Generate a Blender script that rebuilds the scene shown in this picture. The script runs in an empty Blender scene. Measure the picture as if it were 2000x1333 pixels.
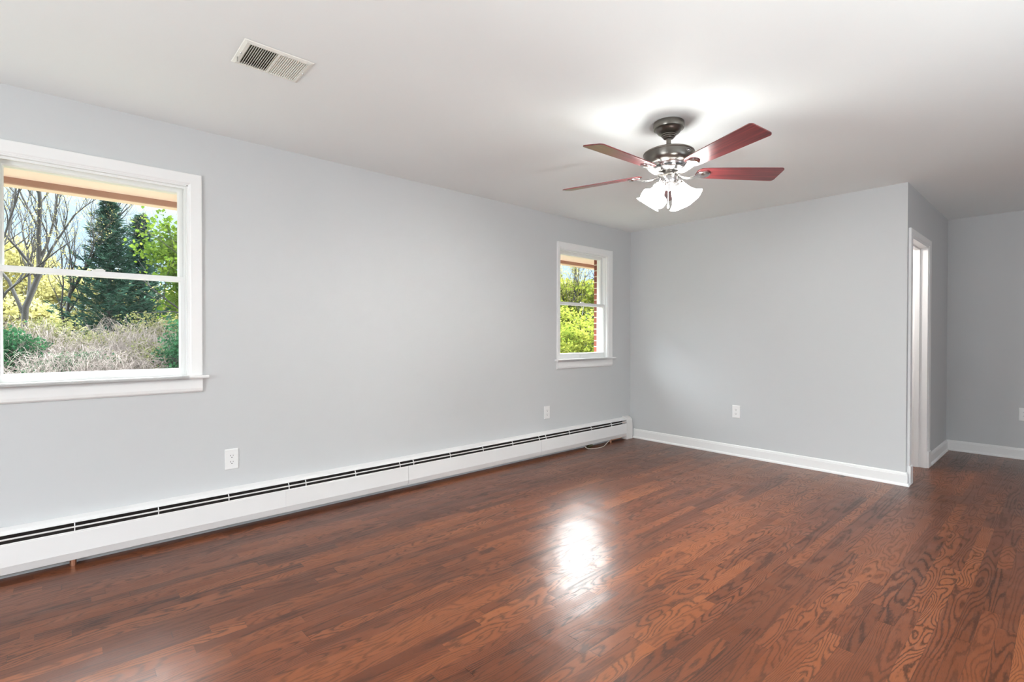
import bpy, bmesh, math, random
import numpy as np
from mathutils import Matrix, Vector
PI = math.pi
SC = bpy.context.scene
COL = SC.collection

# ------------------------------------------------------------------ camera, sky, sun, fill lights, exposure
cam_d = bpy.data.cameras.new('camera'); cam_d.sensor_width = 36; cam_d.lens = 17.594
cam_d.clip_start = 0.05; cam_d.clip_end = 400
cam = bpy.data.objects.new('camera', cam_d); COL.objects.link(cam); SC.camera = cam
yaw, pit, rol = math.radians(48.1545), math.radians(-0.5267), math.radians(0.0713)
F = Vector((-math.sin(yaw)*math.cos(pit), math.cos(yaw)*math.cos(pit), math.sin(pit)))
R = Vector((math.cos(yaw), math.sin(yaw), 0)); U = R.cross(F)
R2 = R*math.cos(rol)+U*math.sin(rol); U2 = -R*math.sin(rol)+U*math.cos(rol)
cam.matrix_world = Matrix(((R2.x, U2.x, -F.x, 3.5107), (R2.y, U2.y, -F.y, 0), (R2.z, U2.z, -F.z, 1.1998), (0, 0, 0, 1)))

SC.view_settings.view_transform = 'Standard'; SC.view_settings.look = 'None'
SC.view_settings.gamma = 1; SC.view_settings.use_curve_mapping = False
SC.view_settings.exposure = 0.43
SC.cycles.max_bounces = 10; SC.cycles.diffuse_bounces = 6; SC.cycles.transparent_max_bounces = 24
SC.cycles.sample_clamp_indirect = 8

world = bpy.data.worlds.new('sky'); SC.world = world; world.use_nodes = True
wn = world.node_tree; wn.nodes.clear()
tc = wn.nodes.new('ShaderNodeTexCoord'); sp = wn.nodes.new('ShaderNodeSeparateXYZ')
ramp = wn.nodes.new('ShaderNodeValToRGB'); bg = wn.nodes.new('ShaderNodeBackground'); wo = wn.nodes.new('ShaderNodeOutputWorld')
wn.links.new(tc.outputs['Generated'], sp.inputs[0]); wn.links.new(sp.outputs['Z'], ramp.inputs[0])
# clear pale blue near the horizon, upper sky boosted to light room and floor, most round the sun (values are radiance)
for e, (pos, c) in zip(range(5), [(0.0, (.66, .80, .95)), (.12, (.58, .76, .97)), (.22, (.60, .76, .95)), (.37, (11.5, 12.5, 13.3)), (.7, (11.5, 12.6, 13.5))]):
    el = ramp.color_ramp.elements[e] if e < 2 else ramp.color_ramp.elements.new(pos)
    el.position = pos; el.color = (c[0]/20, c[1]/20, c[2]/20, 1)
SUN = Vector((-8, 11, 15)).normalized()
def wmath(op, a, b=None):
    n = wn.nodes.new('ShaderNodeMath'); n.operation = op; n.use_clamp = op == 'POWER' and False
    for i, x in enumerate((a, b)):
        if x is None: continue
        if isinstance(x, (int, float)): n.inputs[i].default_value = x
        else: wn.links.new(x, n.inputs[i])
    return n.outputs[0]
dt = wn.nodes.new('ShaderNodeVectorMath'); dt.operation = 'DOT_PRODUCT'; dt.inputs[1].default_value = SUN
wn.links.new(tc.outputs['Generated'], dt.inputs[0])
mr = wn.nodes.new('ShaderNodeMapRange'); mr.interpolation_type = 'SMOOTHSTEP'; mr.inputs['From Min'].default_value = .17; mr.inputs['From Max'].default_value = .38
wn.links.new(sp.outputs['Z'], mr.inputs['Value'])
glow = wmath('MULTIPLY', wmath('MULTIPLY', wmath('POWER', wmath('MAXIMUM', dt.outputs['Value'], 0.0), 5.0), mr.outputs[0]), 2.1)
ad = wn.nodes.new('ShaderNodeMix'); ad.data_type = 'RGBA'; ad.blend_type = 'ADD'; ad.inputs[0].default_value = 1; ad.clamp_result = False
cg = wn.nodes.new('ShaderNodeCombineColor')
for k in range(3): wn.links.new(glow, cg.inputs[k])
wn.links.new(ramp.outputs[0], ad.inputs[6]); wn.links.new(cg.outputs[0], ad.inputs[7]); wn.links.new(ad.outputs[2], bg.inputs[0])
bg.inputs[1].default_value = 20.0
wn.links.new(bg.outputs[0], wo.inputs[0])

def lamp(name, kind, loc, target, energy, color=(1, 1, 1), size=None, angle=None, portal=False):
    l = bpy.data.lights.new(name, kind); l.energy = energy; l.color = color
    if kind == 'AREA':
        l.shape = 'RECTANGLE'; l.size, l.size_y = size
        if portal: l.cycles.is_portal = True
    if kind == 'SUN': l.angle = angle
    if kind == 'POINT': l.shadow_soft_size = size
    o = bpy.data.objects.new(name, l); COL.objects.link(o); o.location = loc
    o.rotation_euler = (Vector(target)-Vector(loc)).to_track_quat('-Z', 'Y').to_euler()
    return o
lamp('sun', 'SUN', (-8, 11, 15), (0, 0, 0), 6, (1, .95, .86), angle=.01)
lamp('rear_fill_light', 'AREA', (2.5, -2.36, 1.25), (2.5, 1.2, 3.4), 58, (.96, 1, 1.01), (1.6, 1.7))  # added fill behind the camera, set in an invented opening
lamp('side_fill_light', 'AREA', (5.3, 2.6, 1.5), (0, 2.6, 1.5), 10, (.92, .99, 1.04), (1.8, 1.1))  # added fill from the right, its window opening is made up
lamp('ceiling_fill_light', 'AREA', (4.2, 1.2, .55), (4.2, 1.2, 3), 40, (.96, 1, 1.0), (.6, .6))  # unseen upward fill added to brighten the ceiling
lamp('hall_fill_light', 'AREA', (5.15, 6.1, 1.3), (2.6, 6.6, 1.3), 1.5, (1, .93, 1), (.7, 1.6))  # faint added fill for the alcove, no window stands here

# ------------------------------------------------------------------ helpers
def link(o):
    COL.objects.link(o); return o
def tag(o, label=None, cat=None, group=None, kind=None):
    if label: o['label'] = label
    if cat: o['category'] = cat
    if group: o['group'] = group
    if kind: o['kind'] = kind
    return o
def empty(name, loc, label=None, cat=None, group=None, kind=None):
    o = bpy.data.objects.new(name, None); link(o); o.location = loc; o.empty_display_size = .1
    return tag(o, label, cat, group, kind)

class MB:
    """collects pieces in world coordinates, builds ONE mesh object"""
    def __init__(s): s.v = []; s.f = []
    def add(s, vs, fs):
        n = len(s.v); s.v += [tuple(v) for v in vs]; s.f += [tuple(i+n for i in f) for f in fs]; return s
    def box(s, x0, x1, y0, y1, z0, z1, M=None):
        vs = [Vector((x, y, z)) for x in (x0, x1) for y in (y0, y1) for z in (z0, z1)]
        if M: vs = [M @ v for v in vs]
        return s.add(vs, [(0, 1, 3, 2), (4, 6, 7, 5), (0, 4, 5, 1), (2, 3, 7, 6), (0, 2, 6, 4), (1, 5, 7, 3)])
    def prism(s, prof, axis, a, b, M=None):
        """closed 2-D profile extruded along axis ('x','y','z') from a to b"""
        def P(p, t): return {'x': (t, p[0], p[1]), 'y': (p[0], t, p[1]), 'z': (p[0], p[1], t)}[axis]
        n = len(prof); vs = [Vector(P(p, a)) for p in prof]+[Vector(P(p, b)) for p in prof]
        if M: vs = [M @ v for v in vs]
        return s.add(vs, [(i, (i+1) % n, (i+1) % n+n, i+n) for i in range(n)]+[tuple(range(n))[::-1], tuple(range(n, 2*n))])
    def lathe(s, prof, n=32, M=None, cap=False):
        vs = []; fs = []
        for r, z in prof:
            for i in range(n):
                a = 2*PI*i/n; v = Vector((r*math.cos(a), r*math.sin(a), z)); vs.append(M @ v if M else v)
        for k in range(len(prof)-1):
            for i in range(n): fs.append((k*n+i, k*n+(i+1) % n, (k+1)*n+(i+1) % n, (k+1)*n+i))
        if cap: fs += [tuple(range(n))[::-1], tuple(range((len(prof)-1)*n, len(prof)*n))]
        return s.add(vs, fs)
    def tube(s, pts, r, n=8, M=None, cap=True):
        pts = [Vector(p) for p in pts]; m = len(pts); vs = []; fs = []
        rr = r if hasattr(r, '__len__') else [r]*m
        up = Vector((0, 0, 1))
        for i, p in enumerate(pts):
            t = (pts[min(i+1, m-1)]-pts[max(i-1, 0)]).normalized()
            if abs(t.dot(up)) > .95: up = Vector((1, 0, 0)) if abs(t.x) < .9 else Vector((0, 1, 0))
            a = t.cross(up).normalized(); b = t.cross(a)
            up = (up-t*up.dot(t)).normalized()
            for k in range(n):
                th = 2*PI*k/n; v = p+(a*math.cos(th)+b*math.sin(th))*rr[i]; vs.append(M @ v if M else v)
        for i in range(m-1):
            for k in range(n): fs.append((i*n+k, i*n+(k+1) % n, (i+1)*n+(k+1) % n, (i+1)*n+k))
        if cap: fs += [tuple(range(n))[::-1], tuple(range((m-1)*n, m*n))]
        return s.add(vs, fs)
    def strip(s, rows, closed=False, M=None):
        """rows of equal length vertex lists, quads between"""
        n = len(rows[0]); vs = [Vector(p) for r in rows for p in r]; fs = []
        if M: vs = [M @ v for v in vs]
        for i in range(len(rows)-1):
            for k in range(n if closed else n-1):
                fs.append((i*n+k, i*n+(k+1) % n, (i+1)*n+(k+1) % n, (i+1)*n+k))
        return s.add(vs, fs)
    def build(s, name, mat, parent=None, smooth=False, bevel=0, seg=2, fix=True):
        me = bpy.data.meshes.new(name)
        off = Vector(parent_world(parent)) if parent else Vector((0, 0, 0))
        me.from_pydata([tuple(Vector(v)-off) for v in s.v], [], s.f)
        if fix:
            bm = bmesh.new(); bm.from_mesh(me); bmesh.ops.recalc_face_normals(bm, faces=bm.faces); bm.to_mesh(me); bm.free()
        for m_ in (mat if isinstance(mat, (list, tuple)) else [mat]): me.materials.append(m_)
        if smooth:
            me.shade_smooth(); 
            try: me.set_sharp_from_angle(angle=math.radians(35))
            except Exception: pass
        o = bpy.data.objects.new(name, me); link(o)
        if parent: o.parent = parent
        if bevel:
            b = o.modifiers.new('bevel', 'BEVEL'); b.width = bevel; b.segments = seg; b.limit_method = 'ANGLE'; b.angle_limit = math.radians(40)
        return o
def parent_world(p):
    v = Vector(p.location)
    while p.parent: p = p.parent; v += Vector(p.location)
    return v
def struct(o): o['kind'] = 'structure'; return o

# ------------------------------------------------------------------ materials
def new_mat(name):
    m = bpy.data.materials.new(name); m.use_nodes = True; nt = m.node_tree
    return m, nt, nt.nodes['Principled BSDF']
def N(nt, typ, **kw):
    n = nt.nodes.new(typ)
    for k, v in kw.items(): setattr(n, k, v)
    return n
def math_n(nt, op, a, b=None, c=None):
    n = nt.nodes.new('ShaderNodeMath'); n.operation = op
    for i, x in enumerate((a, b, c)):
        if x is None: continue
        if isinstance(x, (int, float)): n.inputs[i].default_value = x
        else: nt.links.new(x, n.inputs[i])
    return n.outputs[0]
def paint(name, col, rough=.5, var=.03, scale=6, bump=.0, bscale=300, metal=0, spec=.5, coat=0):
    m, nt, b = new_mat(name)
    t = N(nt, 'ShaderNodeTexCoord'); no = N(nt, 'ShaderNodeTexNoise'); no.inputs['Scale'].default_value = scale; no.inputs['Detail'].default_value = 4
    nt.links.new(t.outputs['Object'], no.inputs['Vector'])
    mx = N(nt, 'ShaderNodeMix', data_type='RGBA')
    mx.inputs[6].default_value = tuple(c*(1-var) for c in col)+(1,); mx.inputs[7].default_value = tuple(min(1, c*(1+var)) for c in col)+(1,)
    nt.links.new(no.outputs['Fac'], mx.inputs[0]); nt.links.new(mx.outputs[2], b.inputs['Base Color'])
    b.inputs['Roughness'].default_value = rough; b.inputs['Metallic'].default_value = metal
    b.inputs['Specular IOR Level'].default_value = spec; b.inputs['Coat Weight'].default_value = coat
    if bump:
        n2 = N(nt, 'ShaderNodeTexNoise'); n2.inputs['Scale'].default_value = bscale; n2.inputs['Detail'].default_value = 3
        nt.links.new(t.outputs['Object'], n2.inputs['Vector'])
        bp = N(nt, 'ShaderNodeBump'); bp.inputs['Strength'].default_value = bump; bp.inputs['Distance'].default_value = .001
        nt.links.new(n2.outputs['Fac'], bp.inputs['Height']); nt.links.new(bp.outputs[0], b.inputs['Normal'])
    return m
M_wall = paint('grey_wall_paint', (.60, .612, .617), .55, .01, 2, .15, 260, spec=.35)
M_ceil = paint('white_ceiling_paint', (.855, .885, .88), .8, .01, 2, .15, 300, spec=.2)
M_white_wall = paint('white_room_paint', (.85, .83, .82), .7, .01)
M_trim = paint('white_trim_paint', (.86, .86, .85), .32, .01, 5, .08, 60)
M_vinyl = paint('white_vinyl', (.84, .85, .84), .35, .01)
M_enamel = paint('white_heater_enamel', (.79, .78, .77), .38, .02, 8, .1, 40)
M_enamel_cap = paint('stippled_cap_enamel', (.78, .76, .74), .45, .03, 60, .6, 260)
M_dark = paint('dark_heater_inside', (.035, .028, .025), .6, .3, 20)
M_fin = paint('aluminium_fins', (.12, .105, .095), .45, .2, 40, metal=.6)
M_copper = paint('copper_pipe', (.55, .28, .18), .35, .2, 30, metal=.9)
M_outlet = paint('white_outlet_plastic', (.84, .84, .83), .3, .01)
M_slot = paint('outlet_slot', (.02, .02, .02), .6, .01)
M_screw = paint('screw_metal', (.5, .5, .48), .3, .05, metal=1)
M_vent = paint('ivory_vent_enamel', (.80, .80, .74), .45, .02)
M_duct = paint('duct_sheet_metal', (.05, .045, .02), .5, .3, 25)
M_pewter = paint('antique_pewter', (.20, .185, .165), .28, .08, 20, metal=1)
M_nickel = paint('brushed_nickel', (.55, .53, .52), .25, .05, 30, metal=1)
M_cord = paint('white_cord_plastic', (.62, .58, .52), .5, .03)
M_soffit = paint('cream_soffit_paint', (.86, .80, .73), .7, .03, 3)
M_fascia = paint('tan_fascia', (.36, .23, .17), .7, .1, 4)  # browner and darker than the soffit and gutter
M_gutter = paint('cream_gutter', (.80, .72, .60), .5, .04, 4)
M_bark = paint('grey_brown_bark', (.013, .011, .009), .9, .4, 12)
M_cane = paint('dry_bramble_cane', (.115, .09, .078), .8, .25, 5)

# brick
def brick_mat():
    m, nt, b = new_mat('red_brick')
    t = N(nt, 'ShaderNodeTexCoord'); mp = N(nt, 'ShaderNodeSeparateXYZ'); nt.links.new(t.outputs['Object'], mp.inputs[0])
    s_ = math_n(nt, 'ADD', mp.outputs[0], mp.outputs[1]); cb = N(nt, 'ShaderNodeCombineXYZ')
    nt.links.new(s_, cb.inputs[0]); nt.links.new(mp.outputs[2], cb.inputs[1])
    br = N(nt, 'ShaderNodeTexBrick'); nt.links.new(cb.outputs[0], br.inputs['Vector'])
    br.inputs['Scale'].default_value = 1; br.inputs['Brick Width'].default_value = .203; br.inputs['Row Height'].default_value = .0677
    br.inputs['Mortar Size'].default_value = .006; br.inputs['Color1'].default_value = (.26, .06, .035, 1); br.inputs['Color2'].default_value = (.16, .045, .03, 1)
    br.inputs['Mortar'].default_value = (.55, .47, .38, 1)
    nt.links.new(br.outputs['Color'], b.inputs['Base Color']); b.inputs['Roughness'].default_value = .85
    bp = N(nt, 'ShaderNodeBump'); bp.inputs['Distance'].default_value = .004; bp.invert = True
    nt.links.new(br.outputs['Fac'], bp.inputs['Height']); nt.links.new(bp.outputs[0], b.inputs['Normal'])
    return m
M_brick = brick_mat()

def glass_mat():
    m = bpy.data.materials.new('window_glass'); m.use_nodes = True; nt = m.node_tree; nt.nodes.clear()
    tr = N(nt, 'ShaderNodeBsdfTransparent'); tr.inputs[0].default_value = (.97, .985, .975, 1)
    gl = N(nt, 'ShaderNodeBsdfGlossy'); gl.inputs['Roughness'].default_value = .0
    fr = N(nt, 'ShaderNodeLayerWeight'); fr.inputs[0].default_value = .5
    fac = math_n(nt, 'MULTIPLY_ADD', math_n(nt, 'POWER', fr.outputs['Facing'], 5.0), .5, .012)
    mx = N(nt, 'ShaderNodeMixShader'); out = N(nt, 'ShaderNodeOutputMaterial')
    nt.links.new(fac, mx.inputs[0]); nt.links.new(tr.outputs[0], mx.inputs[1]); nt.links.new(gl.outputs[0], mx.inputs[2])
    nt.links.new(mx.outputs[0], out.inputs[0]); return m
M_glass = glass_mat()

def shade_mat():
    m, nt, b = new_mat('lit_frosted_glass')
    b.inputs['Base Color'].default_value = (.9, .9, .88, 1); b.inputs['Roughness'].default_value = .3
    b.inputs['Emission Color'].default_value = (.98, 1, .97, 1); b.inputs['Emission Strength'].default_value = 78
    return m
M_shade = shade_mat(); M_shade.node_tree.nodes['Principled BSDF'].inputs['Emission Strength'].default_value = 21
M_bulb = shade_mat(); M_bulb.name = 'lit_bulb'; M_bulb.node_tree.nodes['Principled BSDF'].inputs['Emission Strength'].default_value = 1500

def blade_mat():
    m, nt, b = new_mat('mahogany_blade')
    t = N(nt, 'ShaderNodeTexCoord'); mp = N(nt, 'ShaderNodeMapping'); mp.inputs['Scale'].default_value = (3, 60, 60)
    nt.links.new(t.outputs['Object'], mp.inputs[0])
    no = N(nt, 'ShaderNodeTexNoise'); no.inputs['Scale'].default_value = 1.2; no.inputs['Detail'].default_value = 5
    nt.links.new(mp.outputs[0], no.inputs['Vector'])
    cr = N(nt, 'ShaderNodeValToRGB'); cr.color_ramp.elements[0].color = (.070, .008, .010, 1); cr.color_ramp.elements[1].color = (.26, .034, .036, 1)
    cr.color_ramp.elements[0].position = .3; cr.color_ramp.elements[1].position = .7
    nt.links.new(no.outputs['Fac'], cr.inputs[0]); nt.links.new(cr.outputs[0], b.inputs['Base Color'])
    b.inputs['Roughness'].default_value = .34; b.inputs['Coat Weight'].default_value = .6; b.inputs['Coat Roughness'].default_value = .3
    return m
M_blade = blade_mat()

def floor_mat():
    m, nt, b = new_mat('oak_strip_floor'); L = nt.links
    t = N(nt, 'ShaderNodeTexCoord'); s = N(nt, 'ShaderNodeSeparateXYZ'); L.new(t.outputs['Object'], s.inputs[0])
    X, Y = s.outputs[0], s.outputs[1]
    W = .0572
    xr = math_n(nt, 'DIVIDE', X, W); row = math_n(nt, 'FLOOR', xr); fx = math_n(nt, 'FRACT', xr)
    w1 = N(nt, 'ShaderNodeTexWhiteNoise', noise_dimensions='1D'); L.new(row, w1.inputs['W'])
    w2 = N(nt, 'ShaderNodeTexWhiteNoise', noise_dimensions='1D'); L.new(math_n(nt, 'ADD', row, 371.3), w2.inputs['W'])
    ln = math_n(nt, 'MULTIPLY_ADD', w2.outputs[0], .75, .42)
    # a slow warp of y makes the boards of one row unequal in length
    wy = math_n(nt, 'MULTIPLY', math_n(nt, 'SINE', math_n(nt, 'MULTIPLY_ADD', Y, 1.9, math_n(nt, 'MULTIPLY', w1.outputs[0], 40))), .22)
    yy = math_n(nt, 'DIVIDE', math_n(nt, 'ADD', math_n(nt, 'MULTIPLY_ADD', w1.outputs[0], 17.0, Y), wy), ln)
    col = math_n(nt, 'FLOOR', yy); fy = math_n(nt, 'FRACT', yy)
    cb = N(nt, 'ShaderNodeCombineXYZ'); L.new(row, cb.inputs[0]); L.new(col, cb.inputs[1])
    wid = N(nt, 'ShaderNodeTexWhiteNoise', noise_dimensions='2D'); L.new(cb.outputs[0], wid.inputs['Vector'])
    sid = N(nt, 'ShaderNodeSeparateColor'); L.new(wid.outputs['Color'], sid.inputs[0])
    A, B, C_ = sid.outputs[0], sid.outputs[1], sid.outputs[2]
    # growth rings: contour lines of a smooth field, drawn out along the board
    gv = N(nt, 'ShaderNodeCombineXYZ')
    L.new(math_n(nt, 'MULTIPLY', X, 13.0), gv.inputs[0])
    L.new(math_n(nt, 'MULTIPLY', Y, math_n(nt, 'MULTIPLY_ADD', B, 2.6, .7)), gv.inputs[1])
    L.new(math_n(nt, 'MULTIPLY', A, 90), gv.inputs[2])
    gn = N(nt, 'ShaderNodeTexNoise'); gn.inputs['Scale'].default_value = 1.0; gn.inputs['Detail'].default_value = 1.3; gn.inputs['Roughness'].default_value = .35
    L.new(gv.outputs[0], gn.inputs['Vector'])
    jv = N(nt, 'ShaderNodeCombineXYZ'); L.new(math_n(nt, 'MULTIPLY', X, 160), jv.inputs[0]); L.new(math_n(nt, 'MULTIPLY', Y, 34), jv.inputs[1]); L.new(A, jv.inputs[2])
    jn = N(nt, 'ShaderNodeTexNoise'); jn.inputs['Scale'].default_value = 1.0; jn.inputs['Detail'].default_value = 2; L.new(jv.outputs[0], jn.inputs['Vector'])
    ph = math_n(nt, 'MULTIPLY_ADD', gn.outputs['Fac'], math_n(nt, 'MULTIPLY_ADD', C_, 9, 9), math_n(nt, 'MULTIPLY', X, math_n(nt, 'MULTIPLY', C_, 70)))
    ph = math_n(nt, 'MULTIPLY_ADD', jn.outputs['Fac'], .55, ph)
    sn = math_n(nt, 'MULTIPLY_ADD', math_n(nt, 'SINE', math_n(nt, 'MULTIPLY', ph, 2*PI)), .5, .5)
    ring = math_n(nt, 'POWER', sn, 3.2)
    pv = N(nt, 'ShaderNodeCombineXYZ'); L.new(math_n(nt, 'MULTIPLY', X, 620), pv.inputs[0]); L.new(math_n(nt, 'MULTIPLY', Y, 22), pv.inputs[1]); L.new(A, pv.inputs[2])
    pn = N(nt, 'ShaderNodeTexNoise'); pn.inputs['Scale'].default_value = 1.0; pn.inputs['Detail'].default_value = 2; L.new(pv.outputs[0], pn.inputs['Vector'])
    pore = N(nt, 'ShaderNodeMapRange'); pore.inputs['From Min'].default_value = .5; pore.inputs['From Max'].default_value = .75; L.new(pn.outputs['Fac'], pore.inputs['Value'])
    big = N(nt, 'ShaderNodeTexNoise'); big.inputs['Scale'].default_value = 1.3; L.new(t.outputs['Object'], big.inputs['Vector'])
    cr = N(nt, 'ShaderNodeValToRGB'); els = cr.color_ramp.elements
    els[0].position = 0; els[0].color = (.085, .024, .009, 1); els[1].position = 1; els[1].color = (.32, .108, .036, 1)
    e = els.new(.5); e.color = (.155, .044, .0155, 1); e = els.new(.85); e.color = (.225, .068, .023, 1)
    L.new(math_n(nt, 'MULTIPLY_ADD', big.outputs['Fac'], .3, math_n(nt, 'MULTIPLY', B, .72)), cr.inputs[0])
    dark = math_n(nt, 'SUBTRACT', 1.0, math_n(nt, 'MULTIPLY', ring, math_n(nt, 'MULTIPLY_ADD', A, .36, .34)))
    dark = math_n(nt, 'MULTIPLY', dark, math_n(nt, 'SUBTRACT', 1.0, math_n(nt, 'MULTIPLY', pore.outputs[0], .30)))
    ex = math_n(nt, 'ABSOLUTE', math_n(nt, 'SUBTRACT', fx, .5)); gx = math_n(nt, 'GREATER_THAN', ex, .488)
    ey = math_n(nt, 'MULTIPLY', math_n(nt, 'ABSOLUTE', math_n(nt, 'SUBTRACT', fy, .5)), 1.0); gy = math_n(nt, 'GREATER_THAN', ey, .4985)
    gap = math_n(nt, 'MAXIMUM', gx, gy)
    dark = math_n(nt, 'MULTIPLY', dark, math_n(nt, 'SUBTRACT', 1.0, math_n(nt, 'MULTIPLY', gap, .5)))
    mx = N(nt, 'ShaderNodeVectorMath', operation='SCALE'); L.new(cr.outputs[0], mx.inputs[0]); L.new(dark, mx.inputs['Scale'])
    L.new(mx.outputs[0], b.inputs['Base Color'])
    L.new(math_n(nt, 'MULTIPLY_ADD', ring, .06, .285), b.inputs['Roughness'])
    b.inputs['IOR'].default_value = 1.43
    wv = N(nt, 'ShaderNodeTexNoise'); wv.inputs['Scale'].default_value = 22; wv.inputs['Detail'].default_value = 2; L.new(t.outputs['Object'], wv.inputs['Vector'])
    h = math_n(nt, 'MULTIPLY_ADD', ring, -.10, math_n(nt, 'MULTIPLY', wv.outputs['Fac'], .5))
    h = math_n(nt, 'MULTIPLY_ADD', pore.outputs[0], -.12, h)
    h = math_n(nt, 'MULTIPLY_ADD', math_n(nt, 'MULTIPLY', math_n(nt, 'SUBTRACT', A, .5), fx), 2.2, h)
    lw = N(nt, 'ShaderNodeTexNoise'); lw.inputs['Scale'].default_value = 5; lw.inputs['Detail'].default_value = 1; L.new(t.outputs['Object'], lw.inputs['Vector'])
    h = math_n(nt, 'MULTIPLY_ADD', lw.outputs['Fac'], 9.0, h)
    h = math_n(nt, 'MULTIPLY_ADD', B, .25, h); h = math_n(nt, 'MULTIPLY_ADD', gap, -.5, h)
    bp = N(nt, 'ShaderNodeBump'); bp.inputs['Strength'].default_value = .5; bp.inputs['Distance'].default_value = .0009
    L.new(h, bp.inputs['Height']); L.new(bp.outputs[0], b.inputs['Normal'])
    return m
M_floor = floor_mat()

def leaf_mat(name, c1, c2, trans=.45, scale=1.5):
    m = bpy.data.materials.new(name); m.use_nodes = True; nt = m.node_tree; nt.nodes.clear()
    t = N(nt, 'ShaderNodeTexCoord'); no = N(nt, 'ShaderNodeTexNoise'); no.inputs['Scale'].default_value = scale; no.inputs['Detail'].default_value = 8; no.inputs['Roughness'].default_value = .8
    nt.links.new(t.outputs['Object'], no.inputs['Vector'])
    cr = N(nt, 'ShaderNodeValToRGB'); cr.color_ramp.elements[0].position = .36; cr.color_ramp.elements[1].position = .62
    cr.color_ramp.elements[0].color = c1+(1,); cr.color_ramp.elements[1].color = c2+(1,)
    nt.links.new(no.outputs['Fac'], cr.inputs[0])
    d = N(nt, 'ShaderNodeBsdfDiffuse'); tr = N(nt, 'ShaderNodeBsdfTranslucent'); mx = N(nt, 'ShaderNodeMixShader'); out = N(nt, 'ShaderNodeOutputMaterial')
    mx.inputs[0].default_value = trans
    nt.links.new(cr.outputs[0], d.inputs[0]); nt.links.new(cr.outputs[0], tr.inputs[0])
    nt.links.new(d.outputs[0], mx.inputs[1]); nt.links.new(tr.outputs[0], mx.inputs[2]); nt.links.new(mx.outputs[0], out.inputs[0])
    return m
M_leaf_yellow = leaf_mat('young_yellow_leaves', (0.156, 0.138, 0.042), (0.264, 0.246, 0.102))
M_leaf_maple = leaf_mat('maple_leaves', (0.009, 0.036, 0.006), (0.102, 0.144, 0.018), scale=2.2)
M_leaf_bright = leaf_mat('bright_green_leaves', (0.030, 0.060, 0.007), (0.198, 0.204, 0.036), scale=2.5)
M_needle = leaf_mat('blue_green_needles', (0.004, 0.013, 0.010), (0.030, 0.063, 0.042), .2, 2.5)
M_leaf_dark = leaf_mat('dark_ivy_leaves', (0.005, 0.024, 0.013), (0.030, 0.078, 0.033), .3, 2.5)
M_leaf_olive = leaf_mat('olive_leaves', (0.030, 0.036, 0.015), (0.126, 0.126, 0.048), .3, 2.5)
M_ground = leaf_mat('rough_grass', (.028, .026, .016), (.055, .052, .033), .0, .7)

# ------------------------------------------------------------------ room shell
H = 2.44; D = 5.041; XS = 2.632; YF = 6.996; XR = 5.2; YR = -2.3
def slab(name, mat, axis, t0, t1, a0, a1, b0, b1, holes=(), mats=None):
    """slab between t0..t1 along axis, spanning a0..a1, b0..b1, with rectangular holes (a0,a1,b0,b1) cut through"""
    As = sorted({a0, a1, *[h[0] for h in holes], *[h[1] for h in holes]}); Bs = sorted({b0, b1, *[h[2] for h in holes], *[h[3] for h in holes]})
    bm = bmesh.new(); cache = {}
    def V(a, b, t):
        k = (round(a, 5), round(b, 5), round(t, 5))
        if k not in cache: cache[k] = bm.verts.new({'x': (t, a, b), 'y': (a, t, b), 'z': (a, b, t)}[axis])
        return cache[k]
    def solid(i, j):
        if not (0 <= i < len(As)-1 and 0 <= j < len(Bs)-1): return False
        ca, cb = (As[i]+As[i+1])/2, (Bs[j]+Bs[j+1])/2
        return not any(h[0] < ca < h[1] and h[2] < cb < h[3] for h in holes)
    for i in range(len(As)-1):
        for j in range(len(Bs)-1):
            if not solid(i, j): continue
            A0, A1, B0, B1 = As[i], As[i+1], Bs[j], Bs[j+1]
            for t in (t0, t1): bm.faces.new([V(A0, B0, t), V(A1, B0, t), V(A1, B1, t), V(A0, B1, t)])
            for (di, dj, p, q) in ((-1, 0, (A0, B0), (A0, B1)), (1, 0, (A1, B0), (A1, B1)), (0, -1, (A0, B0), (A1, B0)), (0, 1, (A0, B1), (A1, B1))):
                if not solid(i+di, j+dj): bm.faces.new([V(*p, t0), V(*q, t0), V(*q, t1), V(*p, t1)])
    bmesh.ops.recalc_face_normals(bm, faces=bm.faces)
    me = bpy.data.meshes.new(name); bm.to_mesh(me); bm.free(); me.materials.append(mat)
    o = bpy.data.objects.new(name, me); link(o); return struct(o)

slab('floor', M_floor, 'z', -.12, 0, -.12, XR+.12, YR-.12, YF+.12)
VENT = (.998, 1.192, .592, .832)
slab('ceiling', M_ceil, 'z', H, H+.16, -.12, XR+.12, YR-.12, YF+.12, [VENT])
W1 = dict(y0=-.265, y1=.552, z0=.962, z1=2.094, oL=.07, oR=.071, oT=.07)
W2 = dict(y0=3.797, y1=4.588, z0=.962, z1=2.108, oL=.041, oR=.084, oT=.066)
slab('wall_left', M_wall, 'x', -.12, 0, YR-.12, YF+.12, -.12, H, [(w['y0'], w['y1'], w['z0']-.02, w['z1']) for w in (W1, W2)])
slab('wall_exterior_brick', M_brick, 'x', -.205, -.12, YR-.3, YF+.3, -.6, 2.28, [(w['y0']-.02, w['y1']+.024, w['z0']-.04, w['z1']-.01) for w in (W1, W2)])
slab('wall_back', M_wall, 'y', D, D+.10, 0, XS, 0, H)
DY0, DY1, DZ = 5.175, 5.868, 2.020
slab('wall_side', M_wall, 'x', XS-.12, XS, D+.10, YF, 0, H, [(DY0, DY1, -.01, DZ)])
slab('wall_hall', M_wall, 'y', YF, YF+.12, 0, XR, 0, H)
slab('wall_right', M_wall, 'x', XR, XR+.12, YR, YF, 0, H, [(1.65, 3.55, .9, 2.1)])  # opening made up to hold the side fill
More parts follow.
